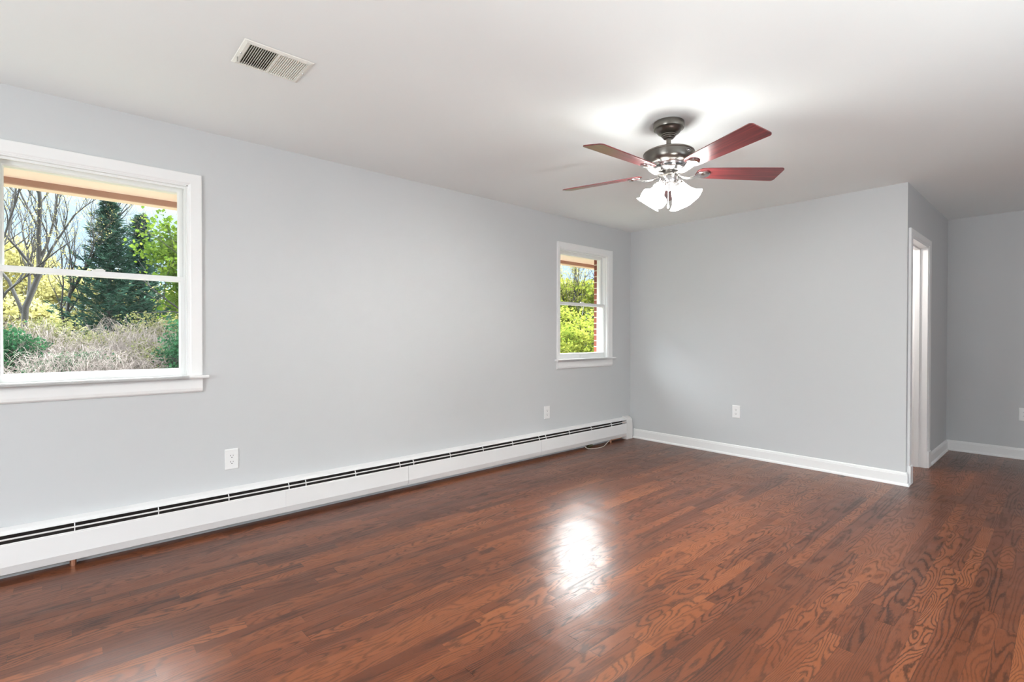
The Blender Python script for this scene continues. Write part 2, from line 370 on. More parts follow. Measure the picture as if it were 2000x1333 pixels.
slab('wall_rear', M_wall, 'y', YR-.12, YR, 0, XR, 0, H, [(1.65, 3.35, .35, 2.15)])  # opening likewise invented, for the rear fill
# the small lit room behind the doorway
slab('wall_closet', M_white_wall, 'x', .9, 1.0, D+.10, YF, 0, H)
pl = lamp('small_room_ceiling_light', 'POINT', (1.75, 5.32, 2.1), (1.75, 5.32, 0), 30, (1, .93, .90), .08)

# ------------------------------------------------------------------ trim
def base_prof(h=.108, d=.014):
    # (out from wall, height): shoe moulding, flat face, eased top
    return [(0, 0), (.026, 0), (.026, .008), (.023, .015), (.017, .020), (d, .021), (d, h-.022), (d-.002, h-.018), (d-.002, h-.012), (d-.005, h-.004), (.003, h), (0, h)]
mb = MB(); P = base_prof()
rows = []
for (x, y, mx, my) in [(.004, D, 0, -1), (XS, D, 1, -1), (XS, 5.066, 1, 0)]:
    rows.append([(x+mx*o, y+my*o, z) for o, z in P])
rows[0] = [(.055, D-o, z) for o, z in P]; rows[2] = [(XS+o, 5.066, z) for o, z in P]
mb.strip(rows, closed=True); mb.f += [tuple(range(len(P)))[::-1], tuple(range(2*len(P), 3*len(P)))]
struct(mb.build('baseboard_back', M_trim))
mb = MB()
mb.strip([[(XS+o, 5.995, z) for o, z in P], [(XS+o, YF-o, z) for o, z in P]], closed=True)
struct(mb.build('baseboard_side', M_trim))
mb = MB()
mb.strip([[(XS+o, YF-o, z) for o, z in P], [(XR, YF-o, z) for o, z in P]], closed=True)
struct(mb.build('baseboard_hall', M_trim))

def casing_rows(prof, y0, y1, zb, z1, sL=1, sR=1, sT=1, bx=0.0):
    """∩-shaped mitred casing on a wall facing +x; prof = [(offset outward, height off wall)]"""
    return [[(bx+h, y0-o*sL, zb), (bx+h, y0-o*sL, z1+o*sT), (bx+h, y1+o*sR, z1+o*sT), (bx+h, y1+o*sR, zb)] for o, h in prof]
def ring_rows(prof, y0, y1, z0, z1):
    """closed rectangular ring; prof = [(offset inward, x)]"""
    return [[(x, y0+o, z0+o), (x, y0+o, z1-o), (x, y1-o, z1-o), (x, y1-o, z0+o)] for o, x in prof]
def ring4(mb, y0, y1, z0, z1, iy0, iy1, iz0, iz1, xf, xb, bead=.006):
    """sash: outer rect, glass rect, front x, back x"""
    def rr(a, b, c, d, x): return [(x, a, c), (x, a, d), (x, b, d), (x, b, c)]
    e = .002; bd = bead
    mb.strip([rr(y0, y1, z0, z1, xb), rr(y0, y1, z0, z1, xf-e), rr(y0+e, y1-e, z0+e, z1-e, xf),
              rr(iy0-bd, iy1+bd, iz0-bd, iz1+bd, xf), rr(iy0-bd+e, iy1+bd-e, iz0-bd+e, iz1+bd-e, xf-.004),
              rr(iy0, iy1, iz0, iz1, xf-.010), rr(iy0, iy1, iz0, iz1, xb+.006), rr(iy0-.006, iy1+.006, iz0-.006, iz1+.006, xb), rr(y0, y1, z0, z1, xb)], closed=True)

def window(name, w, rail_z, low, up, stool_y):
    y0, y1, z0, z1 = w['y0'], w['y1'], w['z0'], w['z1']
    root = empty(name, (0, (y0+y1)/2, z0), kind='structure')
    # casing with a small inner bead
    prof = [(0, .0), (0, .010), (.06, .012), (.10, .012), (.16, .015), (.2, .0165), (.95, .018), (1, .016), (1, 0)]
    mb = MB()
    rows = [[(h, y0-o*w['oL'], z0), (h, y0-o*w['oL'], z1+o*w['oT']), (h, y1+o*w['oR'], z1+o*w['oT']), (h, y1+o*w['oR'], z0)] for o, h in prof]
    mb.strip(rows); mb.build('casing', M_trim, root)
    # jamb liner (frame) with tracks
    mb = MB()
    fw = .006
    for (a, b_) in ((y0, y0+fw), (y1-fw, y1)): mb.box(-.12, .008, a, b_, z0, z1)
    mb.box(-.12, .008, y0, y1, z1-fw, z1)
    mb.box(-.12, .0, y0, y1, z0-.02, z0-.001)
    for s_, yy in ((1, y0+fw), (-1, y1-fw)):
        for xx in (-.018, -.058, -.100): mb.box(xx-.003, xx+.003, *sorted((yy, yy+s_*.008)), z0, z1-fw)
    mb.box(-.026, -.014, y0+fw, y1-fw, z1-fw-.012, z1-fw)
    mb.build('jamb_liner', M_vinyl, root)
    # exterior brick mould
    mb = MB()
    for (a, b_) in ((y0-.02, y0), (y1, y1+.02)): mb.box(-.145, -.10, a, b_, z0-.02, z1)
    mb.box(-.145, -.10, y0-.02, y1+.02, z1-.03, z1-.01); mb.box(-.235, -.10, y0-.02, y1+.02, z0-.04, z0-.018)
    mb.build('exterior_frame', M_vinyl, root)
    # upper sash (outer track), lower sash (inner track)
    zr0, zr1 = rail_z
    mb = MB(); ring4(mb, y0+fw+.002, y1-fw-.002, zr0+.004, z1-fw, up[0], up[1], zr0+.03, up[2], -.064, -.096); us = mb.build('upper_sash', M_vinyl, root)
    MB().box(-.082, -.078, up[0]-.004, up[1]+.004, zr0+.026, up[2]+.004).build('glass_pane', M_glass, us)
    mb = MB(); ring4(mb, y0+fw+.002, y1-fw-.002, z0+.002, zr1, low[0], low[1], low[2], zr0, -.022, -.054); ls = mb.build('lower_sash', M_vinyl, root)
    MB().box(-.040, -.036, low[0]-.004, low[1]+.004, low[2]-.004, zr0+.004).build('glass_pane', M_glass, ls)
    ym = (low[0]+low[1])/2
    mb = MB(); mb.prism([(-.040, zr1), (-.020, zr1), (-.020, zr1+.004), (-.028, zr1+.009), (-.040, zr1+.009)], 'y', ym-.028, ym+.028)
    mb.prism([(-.05, zr1+.004), (-.030, zr1+.004), (-.032, zr1+.014), (-.045, zr1+.014)], 'y', ym-.012, ym+.022)
    mb.build('sash_lock', M_vinyl, ls, bevel=.001)
    mb = MB(); mb.box(-.023, -.0185, ym-.045, ym+.045, z0+.012, z0+.040); mb.box(-.019, -.008, ym-.04, ym+.04, z0+.028, z0+.032)
    mb.build('lift_handle', M_vinyl, ls, bevel=.001)
    # stool and apron
    sy0, sy1 = stool_y
    mb = MB(); mb.prism([(-.022, z0-.016), (-.022, z0+.002), (.044, z0+.004), (.049, z0+.001), (.051, z0-.005), (.049, z0-.012), (.044, z0-.016)], 'y', y0+.002, y1-.002)
    mb.prism([(.0005, z0-.016), (.0005, z0+.003), (.044, z0+.004), (.049, z0+.001), (.051, z0-.005), (.049, z0-.012), (.044, z0-.016)], 'y', sy0, sy1)
    mb.build('stool', M_trim, root)
    mb = MB(); mb.prism([(.0005, z0-.016), (.018, z0-.016), (.018, z0-.075), (.015, z0-.09), (.008, z0-.098), (.0005, z0-.100)], 'y', y0-w['oL'], y1+w['oR'])
    mb.build('apron', M_trim, root)
    return root
window('window_1', W1, (1.520, 1.552), (-.226, .512, 1.008), (-.222, .512, 2.058), (-.365, .652))
window('window_2', W2, (1.530, 1.562), (3.835, 4.552, 1.024), (3.84, 4.545, 2.066), (3.730, 4.700))

# doorway
root = empty('door_1', (XS, (DY0+DY1)/2, 0), kind='structure')
prof = [(0, 0), (0, .009), (.14, .011), (.2, .016), (.9, .018), (1, .015), (1, 0)]
ow = .088
mb = MB()
mb.strip([[(XS+h, DY0-o*ow, .15), (XS+h, DY0-o*ow, DZ+o*.062), (XS+h, DY1+o*(ow+.014), DZ+o*.062), (XS+h, DY1+o*(ow+.014), .15)] for o, h in prof])
mb.build('casing', M_trim, root)
for a, b_ in ((DY0-ow-.006, DY0+.001), (DY1-.001, DY1+ow+.020)):
    MB().prism([(XS, .001), (XS+.025, .001), (XS+.025, .146), (XS+.021, .152), (XS, .152)], 'y', a, b_).build('plinth_block', M_trim, root, bevel=.002)
mb = MB()
mb.box(XS-.13, XS+.009, DY0-.001, DY0+.010, 0, DZ); mb.box(XS-.13, XS+.009, DY1-.010, DY1+.001, 0, DZ); mb.box(XS-.13, XS+.009, DY0, DY1, DZ-.010, DZ+.001)
mb.box(XS-.085, XS-.048, DY1-.022, DY1-.010, 0, DZ-.01); mb.box(XS-.085, XS-.048, DY0+.010, DY0+.022, 0, DZ-.01); mb.box(XS-.085, XS-.048, DY0+.01, DY1-.01, DZ-.022, DZ-.010)
mb.build('jamb', M_trim, root, bevel=.0015)
Mx = Matrix.Translation((XS-.135, DY1-.012, 0)) @ Matrix.Rotation(math.radians(118), 4, 'Z')
mb = MB(); mb.box(0, .68, -.034, 0, .012, DZ-.014, Mx)
for z0_, z1_ in ((.25, .85), (1.0, 1.85)):
    for xa in (.10, .38): mb.box(xa, xa+.2, -.037, .003, z0_, z1_, Mx)
dl = mb.build('door_leaf', M_trim, root, bevel=.002)
mb = MB()
for zz in (.25, 1.02, 1.8): mb.tube([(XS-.132, DY1-.010, zz-.04), (XS-.132, DY1-.010, zz+.04)], .006)
mb.build('hinge', M_nickel, root)

# ------------------------------------------------------------------ eave outside
root = empty('roof_eave', (-.5, 2.4, 2.15), kind='structure')
MB().box(-.73, -.2, YR-.5, YF+.8, 2.15, 2.165).build('soffit', M_soffit, root)
MB().box(-.755, -.73, YR-.5, YF+.8, 2.114, 2.33).build('fascia', M_fascia, root)
MB().prism([(-.755, 2.24), (-.755, 2.112), (-.84, 2.112), (-.875, 2.15), (-.88, 2.24), (-.872, 2.24), (-.866, 2.155), (-.837, 2.12), (-.763, 2.12), (-.763, 2.24)], 'y', YR-.5, YF+.8).build('gutter', M_gutter, root)
MB().prism([(-.75, 2.33), (-.75, 2.36), (2.6, 3.6), (6.0, 2.36), (6.0, 2.33), (2.6, 3.5)], 'y', YR-.5, YF+.8).build('roof', M_bark, root)

# ------------------------------------------------------------------ ceiling vent
vr = empty('ceiling_vent', (1.095, .712, H), 'white rectangular ceiling air vent with slanted louvers', 'air vent')
x0, x1, y0, y1 = .980, 1.214, .566, .854
mb = MB()
zf = H-.009
def rr(a, b, c, d, z): return [(a, c, z), (b, c, z), (b, d, z), (a, d, z)]
mb.strip([rr(x0, x1, y0, y1, H-.0015), rr(x0+.003, x1-.003, y0+.003, y1-.003, H-.005), rr(x0+.014, x1-.014, y0+.014, y1-.014, zf), rr(VENT[0], VENT[1], VENT[2], VENT[3], zf), rr(VENT[0], VENT[1], VENT[2], VENT[3], H+.01)], closed=True)
mb.build('frame', M_vent, vr)
ymid = (VENT[2]+VENT[3])/2
MB().box(VENT[0], VENT[1], ymid-.004, ymid+.004, zf+.0005, H+.004).build('divider_bar', M_vent, vr)
for half, (a, b_, tilt) in enumerate(((VENT[2], ymid-.004, -42), (ymid+.004, VENT[3], 36))):
    mb = MB(); n = 13
    for i in range(n):
        yc = a+(i+.5)*(b_-a)/n
        Mx = Matrix.Translation((0, yc, zf+.006)) @ Matrix.Rotation(math.radians(tilt), 4, 'X')
        mb.box(VENT[0]+.0005, VENT[1]-.0005, -.0005, .0005, -.0055, .0055, Mx)
    mb.build('louver_bank', M_vent, vr)
mb = MB(); mb.box(VENT[0]+.0005, VENT[1]-.0005, VENT[2]+.0005, VENT[3]-.0005, H+.032, H+.036)
for (a_, b_, c_, d_) in ((VENT[0], VENT[0]+.001, VENT[2], VENT[3]), (VENT[1]-.001, VENT[1], VENT[2], VENT[3]), (VENT[0]+.001, VENT[1]-.001, VENT[2], VENT[2]+.001), (VENT[0]+.001, VENT[1]-.001, VENT[3]-.001, VENT[3])):
    mb.box(a_, b_, c_, d_, H+.008, H+.14)
mb.build('damper_plate', M_duct, vr)
for (sx, sy) in ((1.097, .5795), (1.097, .8415)):
    MB().lathe([(0.0001, zf-.003), (.003, zf-.0025), (.004, zf)], 12, Matrix.Translation((sx, sy, 0))).build('screw', M_screw, vr)
MB().box(1.05, 1.054, .574, .578, zf-.02, zf).build('damper_lever', M_screw, vr)

# ------------------------------------------------------------------ outlets
def outlet(M, label, zc, w=.078, h=.128):
    """built facing +x at origin, M places it"""
    o = empty('electrical_outlet', M.translation, label, 'outlet', 'electrical outlets on the walls')
    rot = M.to_3x3().to_4x4(); T = M
    mb = MB()
    def rr(a, b, x): return [(x, -a, -b), (x, a, -b), (x, a, b), (x, -a, b)]
    mb.strip([rr(w/2, h/2, .0), rr(w/2, h/2, .0035), rr(w/2-.003, h/2-.003, .0058), rr(w/2-.006, h/2-.006, .0065), rr(.0001, .0001, .0065)], closed=True, M=T)
    mb.build('wall_plate', M_outlet, o)
    for zc_ in (.0195, -.0195):
        prof = []
        for i in range(24):
            a = 2*PI*i/24; prof.append((max(-.0165, min(.0165, .0172*math.cos(a))), max(-.0142, min(.0142, .0172*math.sin(a)))+zc_))
        mb = MB(); mb.prism(prof, 'x', .006, .0078, T); rc = mb.build('receptacle', M_outlet, o)
        mb = MB(); mb.box(.0070, .0082, -.0085, -.006, zc_-.001, zc_+.008, T); mb.box(.0070, .0082, .006, .0082, zc_, zc_+.0068, T)
        mb.lathe([(.0001, 0), (.003, 0), (.003, .0012), (.0001, .0012)], 12, T @ Matrix.Translation((.0070, 0, zc_-.008)) @ Matrix.Rotation(PI/2, 4, 'Y'))
        mb.build('socket_slots', M_slot, rc)
    MB().lathe([(.0001, .0012), (.0022, .0010), (.003, 0)], 12, T @ Matrix.Translation((.0065, 0, 0)) @ Matrix.Rotation(PI/2, 4, 'Y')).build('screw', M_outlet, o)
    return o
outlet(Matrix.Translation((.0, .781, .428)), 'white duplex outlet on the window wall below the large window', 0)
outlet(Matrix.Translation((.0, 3.615, .436)), 'white duplex outlet on the window wall near the small far window', 0)
Rz = Matrix.Rotation(-PI/2, 4, 'Z')
outlet(Matrix.Translation((1.269, D, .444)) @ Rz, 'white duplex outlet on the bare back wall', 0)
outlet(Matrix.Translation((3.214, YF, .441)) @ Rz, 'white outlet on the shaded hall wall at the right edge', 0)

# ------------------------------------------------------------------ baseboard heater
hr = empty('baseboard_heater', (0, 1.5, 0), 'long white hot water baseboard heater along the window wall', 'heater')
HY0, HY1 = -2.0, 4.885
SEAMS = [HY0, 1.14, 2.0, 3.47, HY1]
mb = MB(); mb.box(.001, .003, HY0, HY1, .03, .246); mb.build('back_plate', M_dark, hr)
mb = MB(); mb.prism([(.001, .252), (.006, .253), (.040, .2435), (.0555, .232), (.0565, .2265), (.0545, .2255), (.0535, .230), (.039, .241), (.006, .2495), (.001, .2495)], 'y', HY0, HY1)
mb.build('top_hood', M_enamel, hr)
for i in range(4):
    a, b_ = SEAMS[i]+(.0012 if i else 0), SEAMS[i+1]-.0012
    mb = MB(); mb.prism([(.0585, .181), (.0625, .186), (.066, .183), (.066, .178), (.0672, .176), (.070, .075), (.056, .034), (.053, .032), (.052, .034), (.0675, .0755), (.0645, .176), (.0635, .180), (.060, .180)], 'y', a, b_)
    mb.build('front_panel', M_enamel, hr)
MB().prism([(.062, .2105), (.065, .211), (.065, .2035), (.058, .200), (.0575, .202), (.062, .206)], 'y', HY0, HY1).build('damper_bar', M_enamel, hr)
mb = MB(); mb.box(.0655, .0712, 1.085, 1.225, .076, .182)
mb.prism([(.0708, .0755), (.0570, .0335), (.0560, .034), (.0700, .076)], 'y', 1.085, 1.225)
mb.build('splice_plate', M_enamel, hr)
for yb in (-1.4, -1.04, -.68, -.32, .037, .396, .752, 1.107, 1.217, 1.57, 1.93, 2.05, 2.40, 2.75, 3.10, 3.449, 3.542, 3.89, 4.246, 4.60):
    mb = MB(); mb.prism([(.003, .236), (.045, .232), (.0575, .220), (.066, .206), (.0655, .180), (.060, .179), (.060, .200), (.052, .215), (.042, .224), (.003, .23)], 'y', yb-.0022, yb+.0022)
    mb.build('bracket', M_enamel, hr)
# finned tube: pipe with many thin fins
mb = MB(); mb.tube([(.034, HY0, .125), (.034, HY1, .125)], .011, 12); mb.build('pipe', M_copper, hr)
mb = MB(); y = HY0+.15
while y < HY1-.25:
    mb.box(.006, .060, y, y+.0006, .095, .172); y += .0085
tag(mb.build('fins', M_fin, hr, fix=False), kind='stuff')
MB().box(.004, .006, HY0, HY1, .032, .17).build('inner_shield', M_dark, hr)
# end cap in the corner
mb = MB(); cp = [(.001, 0), (.072, 0), (.0725, .072), (.0700, .182), (.0690, .214), (.060, .234), (.042, .250), (.008, .264), (.001, .264)]
mb.prism(cp, 'y', HY1-.004, HY1+.108)
mb.build('end_cap', M_enamel_cap, hr, bevel=.003)
# pipes dropping through the floor
mb = MB(); mb.tube([(.040, .03, 0), (.040, .03, .06), (.036, .03, .11)], .014, 12); mb.build('riser_pipe', M_copper, hr)
mb = MB(); mb.tube([(.045, 4.60, 0), (.045, 4.60, .055)], .013, 12); mb.tube([(.045, 4.60, .022), (.045, 4.80, .028)], .009, 10); mb.build('riser_pipe', M_copper, hr)
mb = MB(); mb.tube([(.05, 4.20, .014), (.05, 4.27, .014)], .014, 12); mb.build('drain_valve', M_duct, hr)
# loose cord
pts = [(.060, 4.13, .030), (.085, 4.15, .006), (.115, 4.20, .0035), (.135, 4.27, .0035), (.135, 4.34, .0035), (.115, 4.40, .0035), (.090, 4.45, .004), (.070, 4.50, .010), (.062, 4.54, .022), (.052, 4.58, .022), (.046, 4.62, .006)]
def smooth(pts, k=6):
    P_ = [Vector(p) for p in pts]; out = []
    for i in range(len(P_)-1):
        a, b, c, d = P_[max(i-1, 0)], P_[i], P_[i+1], P_[min(i+2, len(P_)-1)]
        for j in range(k):
            t = j/k; out.append(.5*((2*b)+(c-a)*t+(2*a-5*b+4*c-d)*t*t+(3*b-a-3*c+d)*t**3))
    return out+[P_[-1]]
tag(MB().tube(smooth(pts), .0032, 8).build('loose_cord', M_cord, None, smooth=True), 'thin white cord looping out from under the heater onto the floor', 'cord')

# ------------------------------------------------------------------ ceiling fan
FX, FY = 1.947, 2.617
fan = empty('ceiling_fan', (FX, FY, H), 'pewter ceiling fan with five mahogany blades and lit white glass shades', 'ceiling fan')
TF = Matrix.Translation((FX, FY, 0))
MB().lathe([(.0001, H-.0005), (.082, H-.0005), (.086, H-.004), (.087, H-.030), (.084, H-.038), (.078, H-.040), (.074, H-.043), (.070, H-.050), (.060, H-.062), (.046, H-.070), (.043, H-.071), (.043, H-.075), (.037, H-.079), (.037, H-.083), (.031, H-.087), (.029, H-.092), (.020, H-.094), (.0001, H-.094)], 48, TF).build('canopy', M_pewter, fan, smooth=True)
MB().lathe([(.0001, H-.088), (.013, H-.088), (.013, 2.290), (.0001, 2.29)], 24, TF).build('downrod', M_pewter, fan, smooth=True)
MB().lathe([(.0001, 2.312), (.022, 2.312), (.024, 2.300), (.030, 2.292), (.070, 2.284), (.110, 2.275), (.134, 2.268), (.1425, 2.262), (.1435, 2.257), (.1405, 2.254), (.1400, 2.250), (.1385, 2.225), (.134, 2.212), (.124, 2.199), (.116, 2.194)], 64, TF).build('motor_housing', M_pewter, fan, smooth=True)
MB().lathe([(.116, 2.196), (.108, 2.190), (.104, 2.184), (.102, 2.172), (.096, 2.162), (.093, 2.160), (.090, 2.158), (.082, 2.152), (.070, 2.148), (.0001, 2.147)], 64, TF).build('lower_housing', M_nickel, fan, smooth=True)
mb = MB()
for i in range(10):
    a0 = 2*PI*i/10
    rows = []
    for k in range(7):
        a = a0+k*.07
        rows.append([(FX+r*math.cos(a), FY+r*math.sin(a), z) for r, z in ((.1035, 2.176), (.1032, 2.172), (.0985, 2.166), (.0985, 2.169))])
    mb.strip(rows)
mb.build('vent_slots', M_slot, fan)
MB().lathe([(.0001, 2.149), (.056, 2.149), (.058, 2.146), (.058, 2.132), (.054, 2.129), (.0001, 2.129)], 48, TF).build('flywheel', M_pewter, fan, smooth=True)
MB().lathe([(.0001, 2.131), (.047, 2.131), (.049, 2.128), (.049, 2.098), (.046, 2.092), (.040, 2.088), (.040, 2.082), (.030, 2.078), (.026, 2.070), (.016, 2.062), (.014, 2.050), (.006, 2.044), (.0001, 2.043)], 48, TF).build('switch_housing', M_nickel, fan, smooth=True)
# oval badge on the housing band, facing the camera side
ca = math.radians(48.15)
def cam_az(deg):   # azimuth in the viewer's frame (0 = right, 90 = away) to world angle
    return ca+math.radians(deg)
ab = cam_az(-58)
Mb = TF @ Matrix.Rotation(ab, 4, 'Z') @ Matrix.Translation((.1388, 0, 2.240)) @ Matrix.Rotation(PI/2, 4, 'Y')
mb = MB()
el = [(math.cos(2*PI*i/28), math.sin(2*PI*i/28)) for i in range(28)]
mb.prism([(.0105*c, .018*s) for c, s in el], 'z', -.003, .0012, Mb); bd = mb.build('badge', M_slot, fan)
mb = MB()
mb.strip([[(.0105*c, .018*s, .001) for c, s in el], [(.0105*c, .018*s, .0028) for c, s in el], [(.0088*c, .0162*s, .0028) for c, s in el], [(.0088*c, .0162*s, .001) for c, s in el]], closed=True, M=Mb)
for k in range(-2, 3): mb.tube([(-.004+.001*abs(k), k*.005-.002, .0015), (.003, k*.005+.001, .0025), (-.001, k*.005+.0025, .0015)], .0010, 6, Mb)
mb.build('badge_lettering', M_nickel, bd)

# blades
def blade_outline():
    pts = []; hw0, hw1, r0, r1, c = .050, .070, .165, .660, .020
    up = [(r0, hw0*.45), (r0+.006, hw0*.72), (r0+.022, hw0*.98), (r0+.06, hw0+.004), (r0+.25, hw0+.013), (r1-c, hw1)]
    for i in range(1, 7):
        a = PI/2-i*PI/12; up.append((r1-c+c*math.cos(a), hw1-c+c*math.sin(a)))
    return up+[(x, -y) for x, y in up[::-1]]
BO = blade_outline()
def make_blade(ang, zb=2.150, pitch=-12.5):
    Mz = TF @ Matrix.Rotation(ang, 4, 'Z') @ Matrix.Translation((0, 0, zb)) @ Matrix.Rotation(math.radians(pitch), 4, 'X')
    me = bpy.data.meshes.new('blade'); mb = MB(); mb.prism([(x, y) for x, y in BO], 'z', 0, .006)
    o = mb.build('blade', M_blade, None, bevel=.001)
    o.parent = fan; o.matrix_local = Matrix.Translation(-Vector(fan.location)) @ Mz
    # blade iron: curved arm from flywheel, open loop pad under the blade
    Ma = TF @ Matrix.Rotation(ang, 4, 'Z')
    mi = MB(); n = 14; rows = []
    for i in range(n+1):
        t = i/n; x = .050+.150*t
        z = 2.137-.016*math.sin(PI*min(1, t*1.15))+(.004)*t
        wd = .014+.004*math.sin(PI*t)+(.016*max(0, t-.55)/.45)
        th = .007
        tw = math.radians(pitch)*max(0, (t-.4)/.6)
        q = [(-wd, -th/2), (-wd*.6, -th), (wd*.6, -th), (wd, -th/2), (wd*.85, th/2), (-wd*.85, th/2)]
        rows.append([(x, a*math.cos(tw)-b*math.sin(tw), z+a*math.sin(tw)+b*math.cos(tw)) for a, b in q])
    mi.strip(rows, closed=True, M=Ma); mi.f.append(tuple(range(len(mi.v)-6, len(mi.v)))); 
    Mp = Mz
    pad = []
    for i in range(20):
        a = 2*PI*i/20; pad.append((.205+.040*math.cos(a), .033*math.sin(a)))
    rows = [[(x, y, -.001) for x, y in pad], [(x, y, -.008) for x, y in pad], [(.205+(x-.205)*.82, y*.82, -.014) for x, y in pad], [(.205+(x-.205)*.02, y*.02, -.015) for x, y in pad]]
    mi.strip(rows, closed=True, M=Mp)
    irn = mi.build('blade_iron', M_nickel, fan, smooth=True)
    for (sx, sy) in ((.185, .016), (.185, -.016), (.228, 0)):
        MB().lathe([(.0001, .0095), (.003, .009), (.0045, .006)], 10, Mp @ Matrix.Translation((sx, sy, 0))).build('screw', M_pewter, irn)
BASE = cam_az(3)
for k in range(5): make_blade(BASE+k*2*PI/5)

# four glass shades on arms
for az in (32, 148, 212, 328):
    a = cam_az(az); tilt = math.radians(36)
    Ms = TF @ Matrix.Rotation(a, 4, 'Z') @ Matrix.Translation((.052, 0, 2.080)) @ Matrix.Rotation(PI-tilt, 4, 'Y')
    # local +z now points down and outward
    mb = MB(); mb.lathe([(.0001, -.012), (.016, -.012), (.024, -.004), (.030, .006), (.031, .022), (.027, .023), (.0001, .020)], 28, Ms)
    mb.tube([(0, 0, -.01), (.010, 0, -.028), (.030, 0, -.034)], .010, 10, Ms)
    fit = mb.build('shade_fitter', M_nickel, fan, smooth=True)
    for q in (0, 2.09, 4.19):
        MB().tube([(.030*math.cos(q), .030*math.sin(q), .014), (.044*math.cos(q), .044*math.sin(q), .014)], .0018, 6, Ms).build('thumb_screw', M_nickel, fit)
    prof = [(.026, .018), (.030, .024), (.033, .040), (.036, .060), (.042, .082), (.052, .102), (.064, .116), (.070, .121), (.068, .122), (.061, .116), (.049, .103), (.039, .083), (.033, .060), (.030, .040), (.027, .024), (.022, .018)]
    mb = MB(); n = 48; rows = []
    for r, z in prof:
        fl = max(0, (z-.06)/.06); r = r*(1+.08*min(1, z/.1))
        rows.append([((r*(1+.035*fl*math.cos(6*th)))*math.cos(th), (r*(1+.035*fl*math.cos(6*th)))*math.sin(th), z) for th in [2*PI*i/n for i in range(n)]])
    mb.strip(rows, closed=True, M=Ms); mb.build('glass_shade', M_shade, fan, smooth=True)
    mb = MB(); mb.lathe([(.0001, .02), (.010, .022), (.012, .035), (.022, .058), (.024, .072), (.016, .086), (.0001, .092)], 20, Ms); mb.build('light_bulb', M_bulb, fan, smooth=True)
# pull chains
for az, ln, rad in ((250, .125, .030), (300, .10, .034)):
    a = cam_az(az); x, y = FX+rad*math.cos(a), FY+rad*math.sin(a)
    mb = MB()
    zz = 2.09
    while zz > 2.09-ln:
        mb.lathe([(.0002, .0018), (.0016, .001), (.0016, -.001), (.0002, -.0018)], 8, Matrix.Translation((x, y, zz))); zz -= .0038
    mb.lathe([(.0005, 0), (.004, -.004), (.006, -.018), (.0045, -.030), (.0005, -.033)], 12, Matrix.Translation((x, y, zz+.002)))
    mb.build('pull_chain', M_nickel, fan, smooth=True)

# ------------------------------------------------------------------ outside: ground, trees, brambles
rng = np.random.default_rng(11)
GZ = -.55
MB().add([(-90, -60, GZ), (-.206, -60, GZ), (-.206, 80, GZ), (-90, 80, GZ), (-90, -60, GZ-.2), (-.206, -60, GZ-.2), (-.206, 80, GZ-.2), (-90, 80, GZ-.2)],
         [(0, 1, 2, 3), (7, 6, 5, 4), (0, 4, 5, 1), (1, 5, 6, 2), (2, 6, 7, 3), (3, 7, 4, 0)]).build('ground_outside', M_ground)['kind'] = 'structure'

def mesh_np(name, V, Fc, mat, parent, off):
    me = bpy.data.meshes.new(name); n, k = Fc.shape
    me.vertices.add(len(V)); me.vertices.foreach_set('co', (V-np.array(off)).astype(np.float32).ravel())
    me.loops.add(n*k); me.loops.foreach_set('vertex_index', Fc.astype(np.int32).ravel())
    me.polygons.add(n); me.polygons.foreach_set('loop_start', np.arange(0, n*k, k, dtype=np.int32))
    me.update(calc_edges=True); me.materials.append(mat)
    o = bpy.data.objects.new(name, me); link(o); o.parent = parent; return o
def leaves(C, size, aspect=.6, direc=None, spread=1.0, flat=0.0):
    """one bent-free quad leaf (kite) per centre"""
    n = len(C); a = rng.normal(size=(n, 3))*spread
    if direc is not None: a = a*.35+direc
    a /= np.linalg.norm(a, axis=1)[:, None]+1e-9
    b = rng.normal(size=(n, 3)); 
    if flat: b = b*(1-flat)+np.array([0, 0, 1])*flat*2; b = np.cross(b, a)
    b -= a*(a*b).sum(1)[:, None]; b /= np.linalg.norm(b, axis=1)[:, None]+1e-9
    s = (size*(.6+.8*rng.random(n)))[:, None] if np.isscalar(size) else size[:, None]
    V = np.stack([C-a*s*.5, C+b*s*aspect*.5-a*s*.05, C+a*s*.5, C-b*s*aspect*.5-a*s*.05], 1).reshape(-1, 3)
    return V, np.arange(4*n).reshape(n, 4)
def tubes_np(lines, n=4):
    """lines: list of (pts Nx3, radii N)"""
    Vs = []; Fs = []; off = 0
    for p, r in lines:
        m = len(p); t = np.gradient(p, axis=0); t /= np.linalg.norm(t, axis=1)[:, None]+1e-9
        up = np.array([.31, .95, .05]); a = np.cross(t, up); a /= np.linalg.norm(a, axis=1)[:, None]+1e-9; b = np.cross(t, a)
        th = np.arange(n)*2*PI/n
        V = p[:, None, :]+r[:, None, None]*(a[:, None, :]*np.cos(th)[None, :, None]+b[:, None, :]*np.sin(th)[None, :, None])
        i = np.arange(m-1)[:, None]*n; k = np.arange(n)[None, :]; k2 = (k+1) % n
        Fs.append(np.stack([i+k, i+k2, i+n+k2, i+n+k], -1).reshape(-1, 4)+off); Vs.append(V.reshape(-1, 3)); off += m*n
    return np.concatenate(Vs), np.concatenate(Fs)
